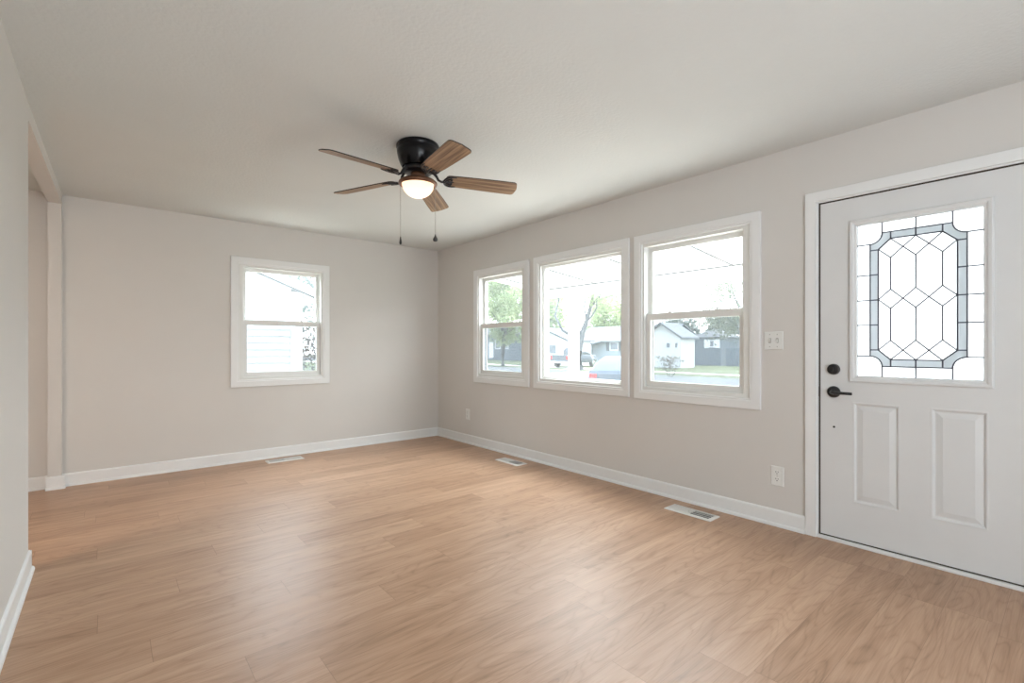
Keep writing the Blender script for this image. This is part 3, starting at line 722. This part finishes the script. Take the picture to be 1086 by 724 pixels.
# ------------------------------------------------------------------ outside: ground, porch
GZ = -0.65
obj('lawn', box(B(), -40, 120, -70, 110, GZ-0.2, GZ), M_GRASS, kind='structure')
obj('street', box(B(), 17.0, 24.0, -70, 110, GZ, GZ+0.02), M_ROAD, kind='structure')
bm = B(); box(bm, 15.2, 16.4, -70, 110, GZ, GZ+0.03); box(bm, 26.6, 27.8, -70, 110, GZ, GZ+0.03)
obj('sidewalk', bm, M_CONC, kind='structure')
obj('driveway', box(B(), 3.62, 15.2, 3.4, 8.4, GZ, GZ+0.025), M_CONC, kind='structure')
obj('bounce_slab', box(B(), 3.62, 8.0, -9.5, 3.38, GZ, GZ+0.03), M_CONC, kind='structure')  # unseen concrete slab added so bounced light stays neutral, not lawn green
obj('porch_floor', box(B(), T, 3.6, -9.5, 1.8, GZ, -0.10), M_CONC, kind='structure')
def zc(x): return 2.300+0.104*(3.25-x)
bm = prism(B(), [(T,zc(T)),(3.25,zc(3.25)),(3.75,zc(3.75)),(3.75,zc(3.75)+0.14),(T,zc(T)+0.14)], (-9.6, 1.62), lambda a, b, y: (a, y, b))
obj('porch_ceiling', bm, M_PORCH, kind='structure')
obj('porch_beam', box(B(), 3.25, 3.40, -9.6, 1.62, 2.134, 2.300), M_PORCH, kind='structure')
bm = B()
for k in range(-7, 2):
    y = 0.035+1.22*k
    prism(bm, [(T,zc(T)),(3.25,zc(3.25)),(3.25,zc(3.25)-0.018),(T,zc(T)-0.018)], (y-0.010, y+0.010), lambda a, b, q: (a, q, b))
box(bm, 3.226, 3.25, -9.6, 1.62, 2.284, 2.3005)
obj('porch_seam_strips', bm, M_SEAM, kind='structure')
bm = B(); box(bm, 3.25, 3.393, 0.548, 0.692, -0.10, 2.134); box(bm, 3.235, 3.408, 0.533, 0.707, -0.10, 0.02); box(bm, 3.235, 3.408, 0.533, 0.707, 2.07, 2.134)
tag(obj('porch_post', bm, M_PORCH, bevel=0.006), 'white square porch post outside the picture window', 'porch post')

# ------------------------------------------------------------------ neighbour house behind the back window
nb = tag(empty('neighbour_house', (-4.0, 3.2, GZ)), 'white lap sided house close outside the back wall window', 'house')
NX1 = -0.95                                            # right end of the gable wall
def gz(x): return 2.045+0.389*(-0.597-x)
bm = B(); EXP = 0.1107
z = 1.464-EXP*19
while z < 5.2:
    z1 = z+EXP
    xl = -8.0
    xr = NX1
    if gz(xr) < z1+0.0: xr = -0.597-(z1-2.045)/0.389
    xm = -4.4
    if xr > xm:
        prism(bm, [(0.0,z),(-0.030,z),(-0.004,z1),(0.0,z1)], (2*xm-xr if z1 > 1.9 else -7.8, xr), lambda a, b, x: (x+4.0, a, b-GZ))
    z = z1
obj('siding', bm, M_SIDE_W, nb)
bm = prism(B(), [(-7.85,GZ),(NX1,GZ),(NX1,gz(NX1)-0.02),(-4.4,gz(-4.4)-0.02),(-7.85,gz(NX1)-0.02)], (0.002, 9.0), lambda x, z, y: (x+4.0, y, z-GZ))
obj('wall', bm, M_SIDE_W, nb)
bm = B(); box(bm, NX1+4.0-0.02, NX1+4.0+0.17, -0.035, 0.14, 0, gz(NX1+0.1)-GZ-0.03)
obj('corner_board', bm, M_SIDE_W, nb)
bm = prism(B(), [(-0.45,gz(-0.45)),(-4.4,gz(-4.4)),(-8.35,gz(-0.45)),(-8.35,gz(-0.45)+0.10),(-4.4,gz(-4.4)+0.10),(-0.45,gz(-0.45)+0.10)], (-0.22, 9.2), lambda x, z, y: (x+4.0, y, z-GZ))
obj('roof', bm, M_ROOF2, nb)
bm = prism(B(), [(-0.46,gz(-0.46)-0.002),(-4.4,gz(-4.4)-0.002),(-8.34,gz(-0.46)-0.002),(-8.34,gz(-0.46)-0.02),(-4.4,gz(-4.4)-0.02),(-0.46,gz(-0.46)-0.02)], (-0.215, 9.1), lambda x, z, y: (x+4.0, y, z-GZ))
obj('soffit', bm, M_SIDE_W, nb)
bm = prism(B(), [(-0.45,gz(-0.45)+0.10),(-4.4,gz(-4.4)+0.10),(-8.35,gz(-0.45)+0.10),(-8.35,gz(-0.45)-0.03),(-4.4,gz(-4.4)-0.03),(-0.45,gz(-0.45)-0.03)], (-0.24, -0.222), lambda x, z, y: (x+4.0, y, z-GZ))
obj('rake_board', bm, M_SIDE_W, nb)
bm = prism(B(), [(-0.45,gz(-0.45)-0.03),(-4.4,gz(-4.4)-0.03),(-8.35,gz(-0.45)-0.03),(-8.35,gz(-0.45)-0.06),(-4.4,gz(-4.4)-0.06),(-0.45,gz(-0.45)-0.06)], (-0.236, -0.228), lambda x, z, y: (x+4.0, y, z-GZ))
obj('rake_shadow_line', bm, M_SLOT, nb)  # dark strip drawn as the shadow line under the rake board

# ------------------------------------------------------------------ houses across the street (local: X along the facade to the right, Y away, Z up)
def facing(name, loc, rz, label, cat='house', group=None):
    return tag(empty(name, loc, rz), label, cat, group)
def gable_front(e, w, h, rise, depth, mw, mr, over=0.3):
    bm = prism(B(), [(0,0),(w,0),(w,h),(w/2,h+rise),(0,h)], (0, depth), lambda x, z, y: (x, y, z)); obj('wall', bm, mw, e)
    s = rise/(w/2); d = over*s
    bm = prism(B(), [(-over,h-d),(w/2,h+rise),(w+over,h-d),(w+over,h-d+0.16),(w/2,h+rise+0.16),(-over,h-d+0.16)], (-0.35, depth+0.3), lambda x, z, y: (x, y, z)); obj('roof', bm, mr, e)
def side_front(e, w, h, rise, depth, mw, mr, over=0.4):
    obj('wall', prism(B(), [(0,0),(depth,0),(depth,h),(depth/2,h+rise*0.9),(0,h)], (0, w), lambda y, z, x: (x, y, z)), mw, e)
    s = rise/(depth/2); d = over*s
    obj('roof', prism(B(), [(-over,h-d),(depth/2,h+rise),(depth+over,h-d),(depth+over,h-d+0.16),(depth/2,h+rise+0.16),(-over,h-d+0.16)], (-0.3, w+0.3), lambda y, z, x: (x, y, z)), mr, e)
def hwin(e, x, z, w, h, shutters=None, mat_frame=None):
    f = obj('window', frame(B(), x-w/2, x+w/2, z-h/2, z+h/2, 0.1, 0.1, 0.1, 0.1, -0.07, 0.0), mat_frame or M_SIDE_W, e)
    bm = B(); box(bm, x-w/2+0.08, x+w/2-0.08, -0.03, -0.01, z-h/2+0.08, z+h/2-0.08); obj('pane', bm, M_PANE, f)
    if shutters:
        for s in (-1, 1):
            bm = B(); xx = x+s*(w/2+0.28); box(bm, xx-0.25, xx+0.25, -0.06, 0.0, z-h/2-0.05, z+h/2+0.05); obj('shutter', bm, shutters, e, bevel=0.02)
# pale blue house with shutters (seen at the right of the picture window)
h1_ = facing('suburban_house', (42.0, 36.4, GZ), -PI/2, 'pale house with dark shutters across the street, right in the picture window')
side_front(h1_, 13.0, 2.55, 1.75, 8.0, M_SIDE_P, M_ROOF2)
hwin(h1_, 6.7, 1.92, 1.25, 1.0, M_SHUT); hwin(h1_, 10.6, 1.92, 1.25, 1.0, M_SHUT); hwin(h1_, 1.2, 1.7, 0.9, 1.2)
bm = B(); box(bm, 2.5, 3.4, -0.06, 0.0, 0.3, 2.25); obj('front_door', bm, M_SHUT, h1_, bevel=0.02)
bm = B(); prism(bm, [(-2.0,2.15),(0.0,2.45),(0.0,2.60),(-2.0,2.32)], (-0.2, 5.0), lambda y, z, x: (x, y, z)); obj('porch_roof', bm, M_ROOF2, h1_)
for x in (0.0, 2.2, 4.7):
    bm = B(); box(bm, x-0.07, x+0.07, -1.92, -1.78, 0, 2.2); obj('porch_column', bm, M_SIDE_W, h1_)
# white gable house at the left of the picture window
h2_ = facing('suburban_house', (30.0, 32.2, GZ), -PI/2, 'white gabled house across the street, left in the picture window')
gable_front(h2_, 6.4, 2.45, 1.15, 3.2, M_SIDE_W, M_ROOF2)
hwin(h2_, 1.8, 1.6, 1.1, 1.0); hwin(h2_, 4.4, 1.6, 1.1, 1.0)
# long grey house seen low in the leftmost window
h3_ = facing('suburban_house', (38.5, 55.2, GZ), -PI/2, 'long grey house low behind the tree in the leftmost front window')
side_front(h3_, 13.0, 3.6, 1.8, 8.0, M_SIDE_B, M_ROOF)
for x in (2.0, 4.2, 8.0, 9.8): hwin(h3_, x, 2.2, 1.2, 1.3)
bm = B(); box(bm, 6.0, 7.0, -0.06, 0.0, 0.3, 2.5); obj('front_door', bm, M_SIDE_W, h3_, bevel=0.02)
# white gable house with a flat wing, left in the window by the switch
h4_ = facing('suburban_house', (34.5, 20.45, GZ), -PI/2, 'white gabled house across the lawn in the window by the switch')
gable_front(h4_, 3.7, 2.70, 1.18, 2.3, M_SIDE_W, M_ROOF2)
hwin(h4_, 2.5, 1.98, 0.55, 0.6); hwin(h4_, 3.3, 1.98, 0.45, 0.6)
# blue grey garage with a hipped roof
h5_ = facing('garage', (42.2, 19.9, GZ), -PI/2, 'blue grey garage with hipped roof and white window by the white house', 'garage')
W5, D5, E5 = 2.9, 4.0, 2.80
obj('wall', box(B(), 0, W5, 0, D5, 0, E5), M_SIDE_B, h5_)
bm = B()
b4 = [bm.verts.new(p) for p in ((-0.3,-0.3,E5),(W5+0.3,-0.3,E5),(W5+0.3,D5+0.3,E5),(-0.3,D5+0.3,E5))]; tp = [bm.verts.new((W5/2-0.1,1.4,E5+0.85)), bm.verts.new((W5/2-0.1,2.6,E5+0.85))]
bm.faces.new(b4[::-1]); bm.faces.new((b4[0],b4[1],tp[0])); bm.faces.new((b4[2],b4[3],tp[1])); bm.faces.new((b4[1],b4[2],tp[1],tp[0])); bm.faces.new((b4[3],b4[0],tp[0],tp[1]))
obj('roof', bm, M_ROOF, h5_)
hwin(h5_, 2.0, 2.15, 0.55, 0.75, M_SIDE_W)
tag(obj('privacy_fence', panel([0, 6.0], [0, 1.70], [(0.98+k, 1.0+k, -1, 1.6) for k in range(5)], 0, 0.08, lambda u, v, t: (42.4+t, 16.6-u, GZ+v)), M_SIDE_B), 'blue grey board fence right of the garage', 'fence')

# ------------------------------------------------------------------ vehicles (local X forward, Y left, Z up)
def wheel(e, x, y, r=0.33, wd=0.22):
    s = 1 if y > 0 else -1
    t = obj('wheel', lathe(B(), [(0,-wd/2),(r*0.6,-wd/2),(r*0.94,-wd/2),(r,-wd/2+0.03),(r,wd/2-0.03),(r*0.94,wd/2),(r*0.6,wd/2),(0,wd/2)], 24, (x, y, r), 'Y'), M_TYRE, e, smooth=40)
    obj('rim', lathe(B(), [(r*0.58,0),(r*0.58,s*0.012),(r*0.2,s*0.03),(0,s*0.03)], 18, (x, y+s*wd/2, r), 'Y'), M_CHROME, t, smooth=40)
def shell(e, name, stations, m):
    """closed body from cross sections: x, half width at bottom, half width at top, z bottom, z top"""
    bm = B(); R = []
    for x, wb, wt, z0, z1 in stations:
        hh = z1-z0
        pts = [(-wb*0.94,z0),(-wb,z0+hh*0.25),(-wb*0.99,z0+hh*0.6),(-wt,z1-hh*0.08),(-wt*0.9,z1),(wt*0.9,z1),(wt,z1-hh*0.08),(wb*0.99,z0+hh*0.6),(wb,z0+hh*0.25),(wb*0.94,z0)]
        R.append([bm.verts.new((x, y, z)) for y, z in pts])
    for a, b in zip(R, R[1:]):
        for i in range(10): bm.faces.new((a[i], a[(i+1)%10], b[(i+1)%10], b[i]))
    bm.faces.new(R[0]); bm.faces.new(R[-1])
    return obj(name, bm, m, e, smooth=35)
car = tag(empty('car', (12.6, 6.45, GZ+0.03), math.radians(24)), 'silver blue car parked beyond the porch in the picture window', 'car')
shell(car, 'body', [(-2.15,0.80,0.76,0.35,0.80),(-2.05,0.87,0.80,0.24,0.92),(-1.3,0.90,0.82,0.20,0.95),(0.9,0.90,0.82,0.20,0.93),(1.7,0.88,0.76,0.22,0.84),(2.1,0.82,0.68,0.28,0.72),(2.2,0.70,0.6,0.35,0.62)], M_CAR)
shell(car, 'roof', [(-1.95,0.76,0.70,0.86,0.93),(-1.35,0.78,0.62,0.86,1.32),(-0.6,0.79,0.62,0.86,1.43),(0.2,0.79,0.62,0.86,1.40),(1.15,0.76,0.68,0.84,0.93)], M_CAR)
shell(car, 'window_band', [(-1.72,0.765,0.66,0.90,1.05),(-1.38,0.80,0.665,0.93,1.26),(-0.6,0.805,0.665,0.93,1.345),(0.2,0.805,0.665,0.93,1.32),(0.9,0.775,0.70,0.92,1.05)], M_PANE)
for x in (-1.35, 1.32):
    for y in (-0.78, 0.78): wheel(car, x, y)
for y in (-0.62, 0.62):
    bm = B(); box(bm, -2.17, -2.05, y-0.14, y+0.14, 0.66, 0.80); obj('tail_light', bm, M_RED, car, bevel=0.02)
bm = B(); box(bm, -2.22, -2.08, -0.82, 0.82, 0.34, 0.52); obj('bumper', bm, M_CAR, car, bevel=0.04)
tr = tag(empty('pickup_truck', (29.0, 24.0, GZ+0.02), math.radians(12)), 'dark pickup truck with red tail lights across the street', 'pickup truck')
shell(tr, 'bed', [(-2.7,0.92,0.90,0.45,1.10),(-0.55,0.94,0.90,0.42,1.12)], M_TRUCK)
shell(tr, 'body', [(-0.6,0.94,0.90,0.40,1.14),(1.2,0.94,0.90,0.40,1.14),(2.3,0.92,0.84,0.42,1.06),(2.6,0.84,0.76,0.48,0.95)], M_TRUCK)
shell(tr, 'cab', [(-0.55,0.88,0.70,1.08,1.72),(0.3,0.88,0.72,1.08,1.80),(0.8,0.88,0.70,1.08,1.74),(1.4,0.88,0.80,1.06,1.16)], M_TRUCK)
bm = B(); box(bm, -0.565, -0.55, -0.62, 0.62, 1.22, 1.62); obj('rear_window', bm, M_PANE, tr)
bm = B(); box(bm, -2.85, -2.70, -0.9, 0.9, 0.42, 0.58); obj('bumper', bm, M_CHROME, tr, bevel=0.03)
for y in (-0.82, 0.82):
    bm = B(); box(bm, -2.73, -2.66, y-0.10, y+0.10, 0.74, 1.04); obj('tail_light', bm, M_RED, tr, bevel=0.02)
for x in (-1.7, 1.7):
    for y in (-0.80, 0.80): wheel(tr, x, y, 0.38, 0.25)

# ------------------------------------------------------------------ trees
def branches(bm, rnd, p, d, L, r, depth, tips, spread=0.6, lift=0.15):
    pts = [p]; q = p.copy(); dd = d.copy(); n = 4
    for i in range(n):
        dd = (dd+Vector((rnd.uniform(-1,1),rnd.uniform(-1,1),rnd.uniform(-0.5,1)))*0.13+Vector((0,0,lift*0.15))).normalized()
        q = q+dd*L/n; pts.append(q.copy())
    tube(bm, pts, [r*(1-0.45*i/n) for i in range(n+1)], 6)
    if depth == 0: tips.append(q); return
    tips.append(pts[3])
    for k in range(rnd.choice((2,3))):
        nd = (dd+Vector((rnd.uniform(-1,1),rnd.uniform(-1,1),rnd.uniform(-0.3,0.7)))*spread).normalized()
        branches(bm, rnd, pts[-1] if k < 2 else pts[-2], nd, L*rnd.uniform(0.62,0.82), r*0.52, depth-1, tips, spread, lift)
def leaves(bm, rnd, centers, rad, n, size):
    for i in range(n):
        c = rnd.choice(centers); 
        while True:
            v = Vector((rnd.uniform(-1,1),rnd.uniform(-1,1),rnd.uniform(-1,1)))
            if v.length < 1: break
        p = c+v*rad
        a = Vector((rnd.gauss(0,1),rnd.gauss(0,1),rnd.gauss(0,1))).normalized(); b = a.cross(Vector((rnd.gauss(0,1),rnd.gauss(0,1),rnd.gauss(0,1)))).normalized()
        s = size*rnd.uniform(0.6,1.3)
        bm.faces.new([bm.verts.new(q) for q in (p-a*s, p+b*s*0.45, p+a*s, p-b*s*0.45)])
def tree(name, label, loc, h, seed, depth, trunk_r, leafm, nleaf, lsize, lrad, cat='tree', lean=(0,0), first=0.34, spread=0.6, group='trees outside the windows'):
    rnd = random.Random(seed); e = tag(empty(name, loc), label, cat, group)
    bm = B(); tips = []
    branches(bm, rnd, Vector((0,0,-0.05)), Vector((lean[0],lean[1],1)).normalized(), h*first, trunk_r, depth, tips, spread)
    obj('trunk', bm, M_BARK, e, smooth=60)
    bm = B(); tips = [t for t in tips if t.z > h*0.22]
    leaves(bm, rnd, tips, lrad, nleaf, lsize)
    f = obj('foliage', bm, leafm, e)
    return e
def crown_tree(name, label, loc, trunk_h, trunk_r, crown, leafm, n, lsize, seed, clump=0.75, nclump=46, cat='tree', group='trees outside the windows'):
    """trunk with limbs reaching into an ellipsoid crown of leaf clumps: crown = (cx, cy, cz, rx, ry, rz) above the base"""
    rnd = random.Random(seed); e = tag(empty(name, loc), label, cat, group)
    cx, cy, cz, rx, ry, rz = crown; cl = []
    while len(cl) < nclump:
        v = Vector((rnd.uniform(-1,1),rnd.uniform(-1,1),rnd.uniform(-1,1)))
        if 0.35 < v.length < 1: cl.append(Vector((cx+v.x*rx, cy+v.y*ry, cz+v.z*rz)))
    bm = B(); top = Vector((cx*0.3, cy*0.3, trunk_h))
    tube(bm, [(0,0,-0.05),(0.02,0.03,trunk_h*0.4),top], [trunk_r*1.15,trunk_r,trunk_r*0.8], 8)
    for c in cl[::3]:
        m_ = (top+c)/2+Vector((rnd.uniform(-.3,.3),rnd.uniform(-.3,.3),rnd.uniform(-.2,.4)))
        tube(bm, [top-Vector((0,0,0.1)),(top*0.6+m_*0.4),m_,c], [trunk_r*0.5,trunk_r*0.38,trunk_r*0.26,trunk_r*0.10], 6)
    obj('trunk', bm, M_BARK, e, smooth=60)
    bm = B(); leaves(bm, rnd, cl, clump, n, lsize); obj('foliage', bm, leafm, e)
    return e
crown_tree('leafy_tree', 'big light green tree filling the leftmost front window', (25.9, 30.6, GZ), 3.0, 0.20, (0.2,-0.4,6.1,3.3,3.4,3.4), M_LEAF, 12000, 0.17, 3, 0.95, 60)
crown_tree('leafy_tree', 'light green tree beyond the left part of the picture window', (39.4, 38.9, GZ), 3.2, 0.22, (0,0,6.3,2.9,2.5,4.2), M_LEAF, 9000, 0.20, 12, 1.0, 60)
rnd = random.Random(21)
st = tag(empty('street_tree', (25.3, 20.0, GZ)), 'forked tree with bare curving limbs behind the porch post', 'tree', 'trees outside the windows')
LIMBS = [([(0,0,-0.05),(-0.11,0.1,1.51),(0.1,-0.09,3.0),(0.33,-0.29,3.9),(0.62,-0.53,5.25),(0.79,-0.67,6.14),(1.02,-0.86,7.19)], 0.27, 0.07, 0.0),
         ([(-0.05,0.05,2.5),(-0.23,0.2,3.53),(-0.17,0.15,5.03),(-0.23,0.2,5.85),(-0.34,0.29,7.04)], 0.20, 0.05, 0.25),
         ([(0.30,-0.27,3.75),(0.68,-0.57,4.35),(0.91,-0.77,4.95),(0.85,-0.72,5.55),(1.2,-1.01,5.99)], 0.075, 0.03, -0.3),
         ([(0.56,-0.48,5.0),(0.97,-0.82,5.55),(1.37,-1.15,5.7),(1.94,-1.63,5.93),(2.62,-2.22,5.85),(2.97,-2.51,5.55)], 0.09, 0.03, 0.3),
         ([(0.0,0.0,2.1),(-0.69,0.57,2.79),(-1.15,0.97,3.15),(-1.61,1.35,4.28),(-1.38,1.16,5.55),(-1.61,1.35,6.89)], 0.14, 0.04, -0.25),
         ([(0.33,-0.29,3.9),(0.22,-0.2,5.03),(0.39,-0.33,5.99),(0.28,-0.24,7.04)], 0.08, 0.03, 0.4)]
bm = B(); tips = []
for pts, r0, r1, dv in LIMBS:
    n_ = len(pts); P_ = []
    for i, p in enumerate(pts):
        q = Vector(p)+Vector((0.644, 0.765, 0))*dv*3.0*(i/(n_-1))**1.3*(1 if i else 0); P_.append(q)
        if i > n_//2: tips.append(q)
    tube(bm, P_, [r0+(r1-r0)*i/(n_-1) for i in range(n_)], 8)
    for k in range(5):
        i = rnd.randrange(max(1, n_//2), n_); d = Vector((rnd.uniform(-1,1),rnd.uniform(-1,1),rnd.uniform(-0.1,0.9))).normalized()
        q = P_[i]; e1 = q+d*rnd.uniform(0.5,0.9); e2 = e1+(d+Vector((rnd.uniform(-.5,.5),rnd.uniform(-.5,.5),0.2)))*0.6
        tube(bm, [q, e1, e2], [0.030,0.018,0.008], 5); tips += [e1, e2]
obj('trunk', bm, M_BARK, st, smooth=60)
bm = B(); leaves(bm, rnd, tips, 0.85, 5200, 0.085); obj('foliage', bm, M_LEAF, st)
crown_tree('leafy_tree', 'pale green tree rising behind the roof of the pale shuttered house', (53.0, 39.0, GZ), 3.2, 0.25, (0,0,5.4,4.2,3.4,3.6), M_LEAF, 7000, 0.22, 31, 1.1, 50)
crown_tree('blossom_tree', 'sparse pale leaved tree at the right of the window by the switch', (13.3, 1.45, GZ), 2.0, 0.085, (-0.35,0.35,3.15,1.5,1.5,1.15), M_LEAF2, 3400, 0.055, 8, 0.36, 44)
crown_tree('dark_tree', 'dark green tree behind the white gabled house by the garage', (53.5, 28.3, GZ), 2.2, 0.2, (0,0,3.7,2.2,2.2,2.0), M_LEAF3, 4500, 0.19, 5, 0.8, 40)
crown_tree('dark_tree', 'dark green tree farther right behind the garage roof', (56.0, 23.6, GZ), 2.2, 0.2, (0,0,4.0,2.4,2.4,2.2), M_LEAF3, 4500, 0.19, 6, 0.8, 40)
crown_tree('yard_tree', 'pale leaved tree past the house corner in the back wall window', (1.0, 11.0, GZ), 2.0, 0.09, (0.0,0,3.4,1.3,1.3,1.7), M_LEAF3, 3000, 0.07, 14, 0.5, 36)
bg_ = tag(empty('yard_tree', (3.6, 14.4, GZ)), 'bare limbed tree whose branch leans over the roof edge in the back wall window', 'tree', 'trees outside the windows')
bm = B(); tube(bm, [(0,0,-0.05),(0.05,0,1.6),(-0.1,-0.1,2.9),(0.1,0.1,4.2),(0.3,0.2,5.6)], [0.2,0.17,0.14,0.10,0.05], 8)
tube(bm, [(-0.1,-0.1,2.8),(-0.55,-0.4,3.80),(-0.74,-0.4,4.16),(-0.99,-0.4,4.44),(-1.27,-0.4,4.74),(-1.75,-0.45,5.0),(-2.2,-0.5,5.5)], [0.10,0.075,0.068,0.06,0.05,0.035,0.02], 8)
tube(bm, [(-0.99,-0.4,4.44),(-1.15,-0.5,4.33),(-1.34,-0.55,4.20),(-1.30,-0.6,4.10)], [0.03,0.024,0.018,0.01], 6)
tube(bm, [(-1.10,-0.4,4.56),(-1.32,-0.35,4.46),(-1.55,-0.3,4.44),(-1.75,-0.3,4.30)], [0.03,0.024,0.018,0.01], 6)
obj('trunk', bm, M_BARK, bg_, smooth=60)
bm = B(); leaves(bm, random.Random(4), [Vector(q) for q in ((0.3,0.2,5.4),(-2.0,-0.5,5.3),(-1.75,-0.3,4.6),(-1.9,-0.4,4.9),(-0.6,-0.4,4.3))], 0.5, 420, 0.05); obj('foliage', bm, M_LEAF3, bg_)
def bush(loc, label, seed, h, leafm, n, size):
    rnd = random.Random(seed); e = tag(empty('bush', loc), label, 'bush', 'bushes in the yards')
    bm = B(); tips = []
    for k in range(9):
        a = 2*PI*k/9; d = Vector((math.cos(a)*0.7, math.sin(a)*0.7, 1)).normalized()
        branches(bm, rnd, Vector((0.08*math.cos(a),0.08*math.sin(a),-0.03)), d, h*0.42, 0.016, 2, tips, 0.5, 0.6)
    obj('stems', bm, M_BARK, e)
    bm = B(); leaves(bm, rnd, tips, h*0.2, n, size); obj('foliage', bm, leafm, e)
bush((22.7, 10.5, GZ), 'twiggy reddish bush on the lawn in the window by the switch', 2, 1.3, M_BUSH, 260, 0.07)
bush((0.55, 6.6, GZ), 'reddish bush past the house corner in the back wall window', 4, 2.2, M_BUSH, 900, 0.07)
